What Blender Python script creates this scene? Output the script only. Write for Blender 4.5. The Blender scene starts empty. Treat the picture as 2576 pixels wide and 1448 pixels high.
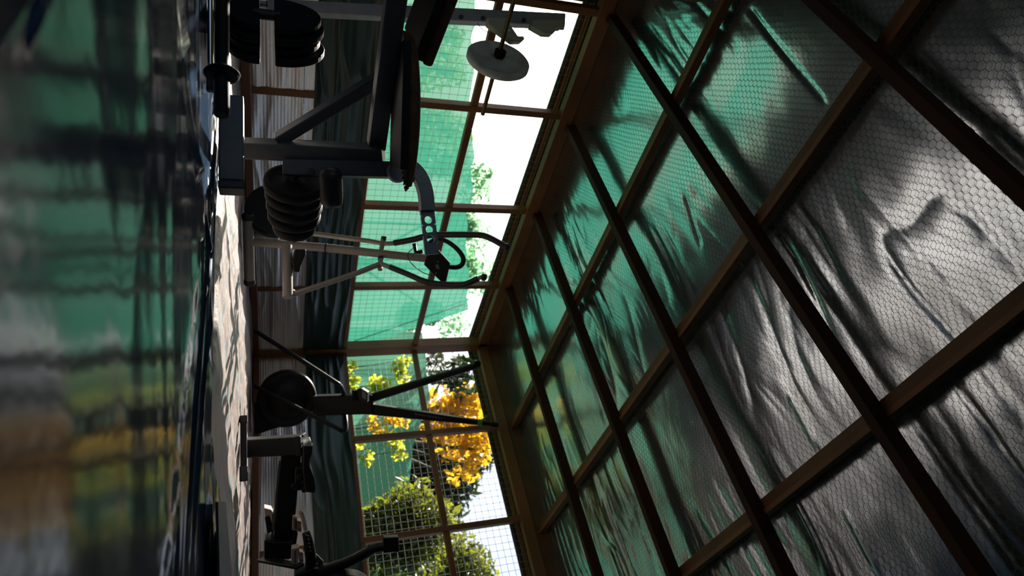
import bpy, math, random
import numpy as np
from mathutils import Vector, Matrix

rng = np.random.default_rng(7)
random.seed(7)
scene = bpy.context.scene
COL = scene.collection

# ------------------------------------------------------------------ camera
# the photograph is a portrait frame lying on its side: world "up" points to the picture's right
CAM = np.array([3.248, -4.5072, 0.1353])
RT = np.array([0.75102137, 0.66019688, -0.01034297])    # towards the picture's bottom
UP = np.array([0.2353155, -0.25298659, 0.93841592])     # towards the picture's right
FW = np.array([-0.6169227, 0.70720426, 0.34535289])     # into the picture
FPX = 1648.31
cam_data = bpy.data.cameras.new('camera')
cam_data.sensor_width = 36.0
cam_data.lens = FPX * 36.0 / 2576.0
cam_data.clip_start = 0.02
cam_data.dof.use_dof = True
cam_data.dof.focus_distance = 2.1
cam_data.dof.aperture_fstop = 3.2
cam = bpy.data.objects.new('camera', cam_data)
COL.objects.link(cam)
X, Y, Z = Vector(UP), Vector(-RT), Vector(-FW)
m = Matrix((X, Y, Z)).transposed().to_4x4()
m.translation = Vector(CAM)
cam.matrix_world = m
scene.camera = cam

# ------------------------------------------------------------------ light and exposure
scene.view_settings.view_transform = 'Standard'
scene.view_settings.look = 'None'
scene.view_settings.exposure = 0.0
scene.view_settings.gamma = 1.0
scene.view_settings.use_curve_mapping = False
scene.cycles.use_denoising = True
scene.cycles.max_bounces = 8
scene.cycles.diffuse_bounces = 4
scene.cycles.glossy_bounces = 5
scene.cycles.transparent_max_bounces = 24
scene.cycles.sample_clamp_indirect = 6.0

SUN_DIR = Vector((-0.85, 0.30, 0.69)).normalized()     # towards the sun
world = bpy.data.worlds.new('sky')
scene.world = world
world.use_nodes = True
wn = world.node_tree.nodes
wl = world.node_tree.links
wn.clear()
w_out = wn.new('ShaderNodeOutputWorld')
w_bg = wn.new('ShaderNodeBackground')
w_sky = wn.new('ShaderNodeTexSky')
w_sky.sky_type = 'NISHITA'
w_sky.sun_disc = False
w_sky.sun_elevation = math.asin(SUN_DIR.z)
w_sky.sun_rotation = math.atan2(SUN_DIR.x, SUN_DIR.y)
w_sky.air_density = 1.0
w_sky.dust_density = 4.5
w_sky.ozone_density = 1.0
w_bg.inputs['Strength'].default_value = 0.26
wl.new(w_sky.outputs[0], w_bg.inputs[0])
wl.new(w_bg.outputs[0], w_out.inputs[0])

sun_data = bpy.data.lights.new('sun', 'SUN')
sun_data.energy = 17.5
sun_data.color = (1.0, 0.92, 0.82)
sun_data.angle = 0.009
sun = bpy.data.objects.new('sun', sun_data)
COL.objects.link(sun)
sun.rotation_euler = SUN_DIR.to_track_quat('Z', 'Y').to_euler()
sun.location = SUN_DIR * 30


# ------------------------------------------------------------------ helpers: where things stand
def at(x, y, d):
    """the point of the place seen at photo pixel (x, y), at distance d into the scene"""
    return CAM + d * ((y - 724) / FPX * RT + (x - 1288) / FPX * UP + FW)


def on(x, y, axis, val):
    """the point seen at (x, y) on the plane axis = val"""
    d = (y - 724) / FPX * RT + (x - 1288) / FPX * UP + FW
    i = 'xyz'.index(axis)
    return CAM + d * ((val - CAM[i]) / d[i])


def nrm(v):
    v = np.asarray(v, float)
    return v / np.linalg.norm(v)


FWH = nrm([FW[0], FW[1], 0])
RTH = nrm([RT[0], RT[1], 0])
ZZ = np.array([0, 0, 1.0])


# ------------------------------------------------------------------ helpers: materials
def mat(name, color, rough=0.5, metal=0.0, spec=0.5, noise=None, bump=None, trans=None, wave=None):
    """procedural material. noise=(scale, color2, lo, hi[, stretch]); bump=(scale, strength, dist[, stretch])"""
    mt = bpy.data.materials.new(name)
    mt.use_nodes = True
    n, l = mt.node_tree.nodes, mt.node_tree.links
    p = n['Principled BSDF']
    p.inputs['Base Color'].default_value = (*color, 1)
    p.inputs['Roughness'].default_value = rough
    p.inputs['Metallic'].default_value = metal
    p.inputs['Specular IOR Level'].default_value = spec
    tc = n.new('ShaderNodeTexCoord')

    def ntex(scale, stretch):
        mp = n.new('ShaderNodeMapping')
        mp.inputs['Scale'].default_value = stretch or (1, 1, 1)
        l.new(tc.outputs['Object'], mp.inputs[0])
        t = n.new('ShaderNodeTexNoise')
        t.inputs['Scale'].default_value = scale
        t.inputs['Detail'].default_value = 5
        l.new(mp.outputs[0], t.inputs['Vector'])
        return t
    if noise:
        t = ntex(noise[0], noise[4] if len(noise) > 4 else None)
        r = n.new('ShaderNodeValToRGB')
        r.color_ramp.elements[0].position = noise[2]
        r.color_ramp.elements[1].position = noise[3]
        r.color_ramp.elements[0].color = (*color, 1)
        r.color_ramp.elements[1].color = (*noise[1], 1)
        l.new(t.outputs['Fac'], r.inputs[0])
        l.new(r.outputs[0], p.inputs['Base Color'])
    if bump:
        t = ntex(bump[0], bump[3] if len(bump) > 3 else None)
        b = n.new('ShaderNodeBump')
        b.inputs['Strength'].default_value = bump[1]
        b.inputs['Distance'].default_value = bump[2]
        l.new(t.outputs['Fac'], b.inputs['Height'])
        l.new(b.outputs[0], p.inputs['Normal'])
    if trans:                       # light shining through thin leaves and cloth: (colour, share)
        out = n['Material Output']
        tr = n.new('ShaderNodeBsdfTranslucent')
        tr.inputs[0].default_value = (*trans[0], 1)
        mx = n.new('ShaderNodeMixShader')
        mx.inputs[0].default_value = trans[1]
        l.new(p.outputs[0], mx.inputs[1])
        l.new(tr.outputs[0], mx.inputs[2])
        l.new(mx.outputs[0], out.inputs[0])
    return mt


def net_mat(name, color, share, open_share):
    """knitted shade cloth: translucent threads with open holes between them"""
    mt = mat(name, color, 0.9, spec=0.05, trans=(color, share), noise=(4.0, (color[0] * 2.2, color[1] * 1.02, color[2] * 0.70), 0.50, 0.68))  # yellow-green blotches in the colour stand in for sunlit leaves showing through
    n, l = mt.node_tree.nodes, mt.node_tree.links
    out = n['Material Output']
    src = out.inputs[0].links[0].from_socket
    tp = n.new('ShaderNodeBsdfTransparent')
    mx = n.new('ShaderNodeMixShader')
    mx.inputs[0].default_value = open_share
    l.new(src, mx.inputs[1])
    l.new(tp.outputs[0], mx.inputs[2])
    l.new(mx.outputs[0], out.inputs[0])
    return mt


M = {}
M['wood'] = mat('stained_timber', (0.24, 0.092, 0.027), 0.6, noise=(2.5, (0.13, 0.048, 0.016), 0.35, 0.7, (1, 1, 1)), bump=(60, 0.25, 0.002))
M['rafter'] = mat('dark_red_timber', (0.055, 0.018, 0.010), 0.7, spec=0.2, noise=(4, (0.03, 0.012, 0.007), 0.35, 0.7), bump=(60, 0.25, 0.002))
M['purlin'] = mat('brown_timber', (0.15, 0.066, 0.024), 0.65, noise=(5, (0.085, 0.035, 0.013), 0.35, 0.7), bump=(60, 0.3, 0.002))
M['foil'] = mat('silver_roof_foil', (0.80, 0.90, 0.99), 0.20, 1.0, noise=(1.2, (0.73, 0.83, 0.92), 0.4, 0.7), bump=(55, 0.10, 0.004, (0.35, 1, 1)))
M['wire'] = mat('dull_galvanised_wire', (0.10, 0.105, 0.10), 0.55, 0.6)
M['meshwire'] = mat('weathered_mesh_wire', (0.26, 0.28, 0.26), 0.45, 0.5)
M['silver'] = mat('silver_wall_sheet', (0.78, 0.74, 0.70), 0.36, 0.95, bump=(70, 0.35, 0.004, (1, 1, 1)))
M['greentarp'] = mat('dark_green_tarpaulin', (0.012, 0.036, 0.026), 0.36, noise=(5, (0.02, 0.045, 0.034), 0.45, 0.7), spec=0.6)
M['tarp'] = mat('navy_tarpaulin', (0.012, 0.030, 0.060), 0.13, spec=0.13, noise=(2.5, (0.020, 0.040, 0.074), 0.4, 0.7), bump=(45, 0.12, 0.003))
M['floor'] = mat('crinkled_groundsheet', (0.185, 0.150, 0.135), 0.45, noise=(7, (0.06, 0.11, 0.12), 0.52, 0.66, (1, 2.2, 1)), bump=(30, 0.5, 0.01))
M['concrete'] = mat('grey_concrete', (0.10, 0.10, 0.10), 0.8, noise=(12, (0.07, 0.07, 0.07), 0.4, 0.7))
M['rubber'] = mat('black_rubber', (0.014, 0.014, 0.016), 0.55, bump=(90, 0.2, 0.002))
M['steel'] = mat('dark_grey_painted_steel', (0.070, 0.074, 0.080), 0.45, noise=(30, (0.055, 0.06, 0.066), 0.4, 0.7), bump=(300, 0.15, 0.0006))
M['grey_steel'] = mat('silver_grey_painted_steel', (0.24, 0.255, 0.28), 0.45, noise=(30, (0.20, 0.21, 0.23), 0.4, 0.7), bump=(300, 0.15, 0.0006))
M['iron'] = mat('black_cast_iron', (0.010, 0.010, 0.011), 0.62, spec=0.14, bump=(160, 0.25, 0.001))
M['greyplate'] = mat('worn_grey_plate', (0.62, 0.62, 0.57), 0.6, noise=(18, (0.40, 0.39, 0.34), 0.4, 0.7), bump=(120, 0.2, 0.001))
M['olive'] = mat('olive_painted_steel', (0.42, 0.40, 0.28), 0.45)
M['brass'] = mat('dull_brassy_steel', (0.12, 0.085, 0.035), 0.4, 0.6)
M['chrome'] = mat('chrome', (0.62, 0.63, 0.65), 0.14, 1.0)
M['yellow'] = mat('yellow_stripe', (0.42, 0.26, 0.03), 0.5)
M['vinyl'] = mat('black_vinyl', (0.008, 0.008, 0.009), 0.6, spec=0.2, bump=(80, 0.25, 0.002))
M['brownpad'] = mat('brown_pad_edge', (0.085, 0.040, 0.014), 0.7, noise=(30, (0.045, 0.02, 0.008), 0.4, 0.7), bump=(60, 0.4, 0.003))
M['cream'] = mat('cream_painted_tube', (0.26, 0.235, 0.20), 0.32, noise=(20, (0.22, 0.20, 0.17), 0.4, 0.7))
M['foam'] = mat('black_foam_grip', (0.012, 0.013, 0.015), 0.5)
M['plastic'] = mat('black_plastic', (0.008, 0.0085, 0.009), 0.45, spec=0.25)
M['charcoal'] = mat('charcoal_steel', (0.014, 0.0155, 0.0155), 0.45, spec=0.15)
M['lime'] = mat('lime_ribbon', (0.10, 0.26, 0.02), 0.6)
M['beige'] = mat('beige_plastic', (0.34, 0.26, 0.21), 0.5)
M['screen'] = mat('grey_screen', (0.20, 0.22, 0.17), 0.25)
M['letter'] = mat('pale_lettering', (0.22, 0.20, 0.17), 0.6)
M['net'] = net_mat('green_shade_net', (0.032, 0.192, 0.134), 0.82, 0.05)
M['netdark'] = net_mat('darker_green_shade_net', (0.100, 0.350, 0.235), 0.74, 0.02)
M['ground'] = mat('garden_ground', (0.07, 0.065, 0.03), 0.95, noise=(3, (0.05, 0.075, 0.02), 0.4, 0.65))
M['bark'] = mat('bark', (0.06, 0.045, 0.03), 0.9, bump=(30, 0.5, 0.02))
M['leaf_lime'] = mat('yellow_green_leaf', (0.12, 0.19, 0.02), 0.4, trans=((0.60, 0.62, 0.05), 0.75), noise=(9, (0.20, 0.21, 0.02), 0.4, 0.6))
M['leaf_pale'] = mat('pale_green_leaf', (0.09, 0.20, 0.06), 0.4, trans=((0.25, 0.52, 0.28), 0.7), noise=(9, (0.07, 0.15, 0.05), 0.4, 0.6))
M['leaf_yellow'] = mat('golden_leaf', (0.48, 0.34, 0.02), 0.42, trans=((0.80, 0.52, 0.02), 0.66), noise=(3, (0.22, 0.17, 0.02), 0.45, 0.6))
M['leaf_dark'] = mat('dark_conifer_needles', (0.020, 0.040, 0.014), 0.5, trans=((0.035, 0.06, 0.012), 0.35), noise=(3, (0.045, 0.055, 0.012), 0.45, 0.65))
M['leaf_olive'] = mat('glossy_olive_leaf', (0.045, 0.075, 0.014), 0.17, spec=1.0, trans=((0.20, 0.23, 0.015), 0.5), noise=(4, (0.085, 0.095, 0.014), 0.4, 0.65))
M['eave'] = mat('weathered_soffit_boards', (0.060, 0.045, 0.028), 0.75, noise=(6, (0.035, 0.027, 0.018), 0.4, 0.7))
M['batten'] = mat('orange_batten', (0.26, 0.125, 0.035), 0.65, noise=(5, (0.16, 0.07, 0.022), 0.4, 0.7))
M['lamp'] = mat('pale_straw_enamel', (0.20, 0.18, 0.09), 0.5)
M['wallboard'] = mat('added_dark_boarding', (0.05, 0.045, 0.04), 0.7)


# ------------------------------------------------------------------ helpers: meshes
class MB:
    def __init__(self):
        self.v, self.f, self.s = [], [], []

    def add(self, vs, fs, smooth=False):
        o = len(self.v)
        self.v += [tuple(map(float, p)) for p in vs]
        self.f += [tuple(i + o for i in f) for f in fs]
        self.s += [smooth] * len(fs)
        return self

    def box(self, lo, hi):
        (a, b, c), (d, e, f) = lo, hi
        return self.add([(a, b, c), (d, b, c), (d, e, c), (a, e, c), (a, b, f), (d, b, f), (d, e, f), (a, e, f)],
                        [(0, 3, 2, 1), (4, 5, 6, 7), (0, 1, 5, 4), (1, 2, 6, 5), (2, 3, 7, 6), (3, 0, 4, 7)])

    def beam(self, p0, p1, w, h, up=ZZ, w2=None, h2=None):
        """bar from p0 to p1, w across and h along up"""
        p0, p1 = np.asarray(p0, float), np.asarray(p1, float)
        d = nrm(p1 - p0)
        s = nrm(np.cross(d, up))
        u = np.cross(s, d)
        w2, h2 = w2 or w, h2 or h
        vs = [p0 + s * a * w / 2 + u * b * h / 2 for a, b in ((-1, -1), (1, -1), (1, 1), (-1, 1))]
        vs += [p1 + s * a * w2 / 2 + u * b * h2 / 2 for a, b in ((-1, -1), (1, -1), (1, 1), (-1, 1))]
        return self.add(vs, [(3, 2, 1, 0), (4, 5, 6, 7), (0, 1, 5, 4), (1, 2, 6, 5), (2, 3, 7, 6), (3, 0, 4, 7)])

    def prism(self, pts, vec):
        """closed outline pts pushed along vec"""
        n = len(pts)
        vec = np.asarray(vec, float)
        vs = [np.asarray(p, float) for p in pts] + [np.asarray(p, float) + vec for p in pts]
        return self.add(vs, [tuple(range(n - 1, -1, -1)), tuple(range(n, 2 * n))] +
                        [(i, (i + 1) % n, n + (i + 1) % n, n + i) for i in range(n)])

    def tube(self, pts, r, seg=14, square=False, caps=True, ref=None, smooth=None):
        """round (or square-section) tube along the polyline pts; r one value or one per point"""
        P = [np.asarray(p, float) for p in pts]
        n = len(P)
        rs = [r] * n if np.isscalar(r) else list(r)
        if square:
            seg = 4
        T = [nrm(P[min(i + 1, n - 1)] - P[max(i - 1, 0)]) for i in range(n)]
        a = ref if ref is not None else (ZZ if abs(T[0][2]) < 0.9 else RTH)
        vs, fs = [], []
        for i in range(n):
            s = nrm(np.cross(T[i], a))
            u = np.cross(s, T[i])
            if ref is None:
                a = u
            for k in range(seg):
                t = 2 * math.pi * (k + (0.5 if square else 0)) / seg
                q = rs[i] * (math.sqrt(2) if square else 1)
                vs.append(P[i] + q * (math.cos(t) * s + math.sin(t) * u))
        for i in range(n - 1):
            for k in range(seg):
                k2 = (k + 1) % seg
                fs.append((i * seg + k, i * seg + k2, (i + 1) * seg + k2, (i + 1) * seg + k))
        self.add(vs, fs, (not square) if smooth is None else smooth)
        if caps:
            self.add(vs[:seg], [tuple(range(seg - 1, -1, -1))])
            self.add(vs[-seg:], [tuple(range(seg))])
        return self

    def lathe(self, c, axis, prof, seg=40, smooth=True, ring=False):
        """turn the profile [(radius, along), ...] about axis through c"""
        c, a = np.asarray(c, float), nrm(axis)
        s = nrm(np.cross(a, ZZ if abs(a[2]) < 0.9 else RTH))
        u = np.cross(s, a)
        vs, fs = [], []
        for r, t in prof:
            for k in range(seg):
                q = 2 * math.pi * k / seg
                vs.append(c + a * t + r * (math.cos(q) * s + math.sin(q) * u))
        for i in range(len(prof) - 1):
            for k in range(seg):
                k2 = (k + 1) % seg
                fs.append((i * seg + k, i * seg + k2, (i + 1) * seg + k2, (i + 1) * seg + k))
        self.add(vs, fs, smooth)
        if ring:                        # a plate with a hole: close the bore instead of capping it
            m_ = (len(prof) - 1) * seg
            self.add(vs, [(m_ + k, m_ + (k + 1) % seg, (k + 1) % seg, k) for k in range(seg)], smooth)
        for i in (() if ring else (0, len(prof) - 1)):
            if prof[i][0] > 1e-4:
                rim = tuple(range(seg))
                self.add(vs[i * seg:(i + 1) * seg], [rim if i else rim[::-1]])
        return self

    def disc(self, c, axis, r, t, seg=40, bev=0.15):
        b = min(t, r) * bev
        return self.lathe(c, axis, [(r - b, -t / 2), (r, -t / 2 + b), (r, t / 2 - b), (r - b, t / 2)], seg, False)

    def holed(self, p0, p1, w, t, up, holes, hr):
        """flat bar p0-p1, w wide along up and t thick, with through holes at the given shares of its length"""
        p0, p1 = np.asarray(p0, float), np.asarray(p1, float)
        L = np.linalg.norm(p1 - p0)
        d = nrm(p1 - p0)
        nn = nrm(np.cross(d, up))
        uu = np.cross(nn, d)
        hl = min([w / 2] + [(b - a) * L / 2 for a, b in zip(holes, holes[1:])])
        cut = [0.0]
        for h in holes:
            cut += [h * L - hl, h * L + hl]
        cut.append(L)
        P = lambda x, y, z: p0 + d * x + uu * y + nn * z
        for i in range(len(cut) - 1):
            a, b = cut[i], cut[i + 1]
            if b - a < 1e-5:
                continue
            if i % 2 == 0:
                self.add([P(x, y, z) for z in (-t / 2, t / 2) for x, y in ((a, -w / 2), (b, -w / 2), (b, w / 2), (a, w / 2))],
                         [(3, 2, 1, 0), (4, 5, 6, 7), (0, 1, 5, 4), (2, 3, 7, 6), (3, 0, 4, 7), (1, 2, 6, 5)])
            else:
                cx, N = (a + b) / 2, 24
                vs, fs = [], []
                for z in (-t / 2, t / 2):
                    for k in range(N):
                        q = 2 * math.pi * k / N
                        c, s = math.cos(q), math.sin(q)
                        e = min(hl / max(abs(c), 1e-6), w / 2 / max(abs(s), 1e-6))
                        vs += [P(cx + c * e, s * e, z), P(cx + c * hr, s * hr, z)]
                for k in range(N):
                    k2 = (k + 1) % N
                    o0, i0, o1, i1 = 2 * k, 2 * k + 1, 2 * k2, 2 * k2 + 1
                    Q = 2 * N
                    fs += [(i0, i1, o1, o0), (Q + o0, Q + o1, Q + i1, Q + i0), (i1, i0, Q + i0, Q + i1), (o0, o1, Q + o1, Q + o0)]
                self.add(vs, fs)
        return self

    def build(self, name, material, parent=None, bevel=0.0, seg=2):
        me = bpy.data.meshes.new(name)
        off = np.zeros(3)
        if parent is not None:
            off = np.array(parent.matrix_world.translation) if parent.parent is None else np.array(parent['_o'])
        me.from_pydata([tuple(np.array(p) - off) for p in self.v], [], self.f)
        me.polygons.foreach_set('use_smooth', self.s)
        me.update()
        o = bpy.data.objects.new(name, me)
        me.materials.append(material)
        COL.objects.link(o)
        if parent is not None:
            o.parent = parent
            if parent.parent is not None:      # a sub-part: same origin as the thing
                pass
            o['_o'] = [float(x) for x in off]
        if bevel:
            b = o.modifiers.new('bevel', 'BEVEL')
            b.width, b.segments, b.limit_method, b.angle_limit = bevel, seg, 'ANGLE', math.radians(35)
        return o


def thing(name, label, cat, loc, group=None, kind=None):
    o = bpy.data.objects.new(name, None)
    o.empty_display_size = 0.1
    COL.objects.link(o)
    o.location = tuple(map(float, loc))
    o.matrix_world = Matrix.Translation(Vector(tuple(map(float, loc))))
    tag(o, label, cat, group, kind)
    return o


def tag(o, label=None, cat=None, group=None, kind=None):
    if label:
        o['label'] = label
    if cat:
        o['category'] = cat
    if group:
        o['group'] = group
    if kind:
        o['kind'] = kind
    return o


def curve(pts, n=8):
    """smooth path through pts (Catmull-Rom)"""
    P = [np.asarray(p, float) for p in pts]
    P = [2 * P[0] - P[1]] + P + [2 * P[-1] - P[-2]]
    out = []
    for i in range(1, len(P) - 2):
        for k in range(n):
            t = k / n
            out.append(0.5 * (2 * P[i] + (P[i + 1] - P[i - 1]) * t + (2 * P[i - 1] - 5 * P[i] + 4 * P[i + 1] - P[i + 2]) * t * t +
                              (3 * P[i] - P[i - 1] - 3 * P[i + 1] + P[i + 2]) * t ** 3))
    out.append(P[-2])
    return out


def fast_mesh(name, V, F, material, parent=None, smooth=False):
    """V (n,3) array, F (m,k) array"""
    me = bpy.data.meshes.new(name)
    k = F.shape[1]
    me.vertices.add(len(V))
    me.vertices.foreach_set('co', np.ascontiguousarray(V, dtype=np.float32).ravel())
    me.loops.add(F.size)
    me.loops.foreach_set('vertex_index', np.ascontiguousarray(F, dtype=np.int32).ravel())
    me.polygons.add(len(F))
    me.polygons.foreach_set('loop_start', np.arange(0, F.size, k, dtype=np.int32))
    me.polygons.foreach_set('loop_total', np.full(len(F), k, dtype=np.int32))
    me.polygons.foreach_set('use_smooth', np.full(len(F), smooth))
    me.update(calc_edges=True)
    me.validate()
    me.materials.append(material)
    o = bpy.data.objects.new(name, me)
    COL.objects.link(o)
    if parent is not None:
        o.parent = parent
        o['_o'] = [0.0, 0.0, 0.0]
    return o


def vnoise(u, v, seed):
    """smooth value noise in 0..1"""
    r = np.random.default_rng(seed).random((256, 256))
    iu, iv = np.floor(u).astype(int), np.floor(v).astype(int)
    fu, fv = u - iu, v - iv
    fu, fv = fu * fu * (3 - 2 * fu), fv * fv * (3 - 2 * fv)
    g = lambda a, b: r[a % 256, b % 256]
    return (g(iu, iv) * (1 - fu) + g(iu + 1, iv) * fu) * (1 - fv) + (g(iu, iv + 1) * (1 - fu) + g(iu + 1, iv + 1) * fu) * fv


def ridged(u, v, seed):
    return 1 - np.abs(2 * vnoise(u, v, seed) - 1)


def grid(us, vs):
    U, W = np.meshgrid(us, vs, indexing='ij')
    n, k = len(us), len(vs)
    a = (np.arange(n - 1)[:, None] * k + np.arange(k - 1)[None, :]).ravel()
    return U, W, np.stack([a, a + k, a + k + 1, a + 1], 1)


# ------------------------------------------------------------------ the shelter: floor
edge = [on(x, y, 'z', 0.008) for x, y in ((574, -160), (574, 0), (573, 150), (557, 485), (536, 640), (521, 760), (526, 900), (544, 1100), (560, 1260), (576, 1420), (590, 1700))]
edge = sorted([(p[1], p[0]) for p in edge])
edge_y, edge_x = [e[0] for e in edge], [e[1] for e in edge]
us, vs = np.arange(-0.05, 5.26, 0.02), np.arange(-6.45, 0.06, 0.02)
U, W, F = grid(us, vs)
h = 0.012 * ridged(U * 5 + 2 * vnoise(U * 2, W * 2, 1), W * 1.6, 2) ** 2 + 0.010 * vnoise(U * 3, W * 3, 3) + 0.006 * ridged(U * 14 + W * 3, W * 6, 4) ** 3
h *= np.clip((np.interp(W, edge_y, edge_x) + 0.02 - U) / 0.18, 0.0, 1)
o = fast_mesh('floor', np.stack([U, W, h - 0.017], -1).reshape(-1, 3), F, M['floor'], smooth=True)
tag(o, 'crinkled groundsheet floor with a strip of sunlight on it', 'floor', kind='structure')

# dark tarpaulin over the near part of the floor, its edge running past the bench
us, vs = np.arange(0, 1.001, 0.006), np.arange(-4.275, -0.35, 0.012)
S, W, F = grid(us, vs)
x0 = np.interp(W, edge_y, edge_x) + 0.03 * (vnoise(W * 4, W * 0, 5) - 0.5) + 0.012 * (vnoise(W * 17, W * 0, 6) - 0.5)
U = x0 + S * (5.15 - x0)
fold = 0.0055 * ridged(U * 7 - W * 6 + 1.2 * vnoise(U * 2, W * 2, 7), (U + W) * 1.1, 8) ** 3 + 0.0016 * ridged(U * 14 - W * 14, (U + W) * 2.2, 9) ** 2 + 0.003 * vnoise(U * 2.2, W * 1.5, 10)
fold += 0.010 * np.exp(-((W + 2.75 + 0.10 * (U - 2.4)) / 0.02) ** 2) + 0.008 * np.exp(-((W + 3.45 + 0.16 * (U - 2.4)) / 0.018) ** 2)
fx = np.interp(W, [-4.2, -3.91, -3.53, -3.3, -2.9], [2.06, 2.09, 2.14, 2.19, 2.26])
fold += 0.012 * np.clip(1 - (U - fx) / 0.03, 0, 1) * (U > fx)
near = np.clip((np.hypot(U - CAM[0], W - CAM[1]) - 0.3) / 1.0, 0.12, 1)
lip = np.clip(S / 0.03, 0, 1)
zt = 0.004 + fold * near * (0.35 + 0.65 * lip)
calm = np.where((W < -2.95) & (U < x0 + 0.55), 0.22, 1.0)
zt = -0.004 + (zt - 0.004) * calm
W = np.where(W < -4.26, W + 0.03 * (vnoise(U * 9, W * 0, 11) - 0.5), W)
o = fast_mesh('tarpaulin', np.stack([U, W, zt], -1).reshape(-1, 3), F, M['tarp'], smooth=True)
tag(o, 'glossy dark navy tarpaulin spread over the near half of the floor', 'tarpaulin')

# ribbed mat at the tarpaulin's edge
mb = MB()
a, b, c, d = on(541, 1262, 'z', 0.022), on(562, 1262, 'z', 0.022), on(580, 1470, 'z', 0.022), on(546, 1470, 'z', 0.022)
for k in range(14):
    p, q = a + (b - a) * k / 14, d + (c - d) * k / 14
    p2, q2 = a + (b - a) * (k + 0.75) / 14, d + (c - d) * (k + 0.75) / 14
    mb.prism([p, p2, q2, q], (0, 0, 0.006))
mb.prism([a, b, c, d], (0, 0, 0.003))
tag(mb.build('rubber_mat', M['steel']), 'black ribbed rubber mat at the edge of the dark tarpaulin', 'mat')

# ------------------------------------------------------------------ the shelter: walls
POST_L = [-6.2, -5.4, -4.6, -3.85, -3.074, -2.399, -1.599, -0.796]
POST_B = [0.7915, 1.5578, 2.37, 3.18, 3.99, 4.80]
ZS, ZM, ZP = 0.694, 1.28, 1.84


def wrinkled(name, material, parent, axis, lo, hi, z0, z1, offset, amp, seed, rib=0.0, res=0.016):
    """sheet on the wall axis (x=0 or y=0) with folds running along the wall"""
    us, zs = np.arange(lo, hi + res, res), np.linspace(z0, z1, int((z1 - z0) / 0.006))
    U, W, F = grid(us, zs)
    hh = amp * (ridged(U * 1.6 + vnoise(U * 2, W * 3, seed), W * 22 + 1.5 * vnoise(U * 2.5, W * 2, seed + 1), seed + 2) ** 2 + 0.5 * vnoise(U * 3, W * 30, seed + 3))
    if rib:
        hh = hh * 0.5 + rib * np.sin(W * 2 * math.pi / 0.018)
    P = np.stack([offset + hh, U, W], -1) if axis == 'x' else np.stack([U, -offset - hh, W], -1)
    return fast_mesh(name, P.reshape(-1, 3), F, material, parent, True)


wall_left = wrinkled('wall_left', M['silver'], None, 'x', -6.4, 0.0, 0.0, 0.40, -0.012, 0.012, 21, rib=0.0012)
tag(wall_left, 'lower part of the left wall, faced with ribbed silver sheet', 'wall', kind='structure')
wrinkled('green_sheet', M['greentarp'], wall_left, 'x', -6.4, 0.0, 0.37, 0.685, -0.004, 0.016, 31)
wall_back = wrinkled('wall_back', M['silver'], None, 'y', 0.0, 5.2, 0.0, 0.42, -0.012, 0.014, 41, rib=0.0016)
tag(wall_back, 'lower part of the back wall, faced with ribbed silver sheet', 'wall', kind='structure')
wrinkled('green_sheet', M['greentarp'], wall_back, 'y', 0.0, 5.2, 0.39, 0.685, -0.004, 0.018, 51)
for w_, ax in ((wall_left, 0), (wall_back, 1)):      # boarding behind the sheets keeps the light out
    mb = MB()
    mb.box((-0.10, -6.5, -0.1), (-0.045, 0.1, 0.68)) if ax == 0 else mb.box((-0.10, 0.045, -0.1), (5.3, 0.10, 0.68))
    mb.build('boarding', M['wallboard'], w_)


def wall_parts():
    for y in POST_L:
        MB().box((-0.05, y - 0.02, 0.05), (0.0, y + 0.022, ZP + 0.02)).build('post', M['wood'], wall_left, 0.003)
    MB().box((-0.075, -0.055, 0.0), (0.012, 0.05, ZP + 0.1)).build('post', M['wood'], wall_left, 0.003)
    mb = MB().box((-0.048, -6.4, ZS - 0.021), (-0.003, -0.03, ZS + 0.021))
    mb.build('rail', M['wood'], wall_left, 0.003)
    MB().box((-0.046, -6.4, ZM - 0.021), (-0.006, -0.03, ZM + 0.021)).build('rail', M['wood'], wall_left, 0.003)
    MB().box((-0.05, -6.4, ZP), (0.012, 0.02, ZP + 0.085)).build('top_plate', M['wood'], wall_left, 0.003)
    MB().box((-0.04, -6.4, ZP + 0.087), (0.0, 0.04, ZP + 0.23)).build('top_plate', M['purlin'], wall_left, 0.003)
    MB().box((-0.05, -6.4, 0.0), (0.016, -0.02, 0.045)).build('bottom_plate', M['wood'], wall_left, 0.003)
    for x in POST_B:
        MB().box((x - 0.021, 0.0, 0.05), (x + 0.021, 0.05, ZP + 0.02)).build('post', M['wood'], wall_back, 0.003)
    MB().box((0.0, 0.003, ZS - 0.021), (5.2, 0.048, ZS + 0.021)).build('rail', M['wood'], wall_back, 0.003)
    MB().box((0.0, 0.006, ZM - 0.021), (5.2, 0.046, ZM + 0.021)).build('rail', M['wood'], wall_back, 0.003)
    MB().box((0.0, -0.012, ZP), (5.2, 0.05, ZP + 0.085)).build('top_plate', M['wood'], wall_back, 0.003)
    MB().box((0.0, 0.0, ZP + 0.087), (5.2, 0.04, ZP + 0.23)).build('top_plate', M['purlin'], wall_back, 0.003)
    MB().box((0.0, -0.016, 0.0), (5.2, 0.05, 0.045)).build('bottom_plate', M['wood'], wall_back, 0.003)


wall_parts()

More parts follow.
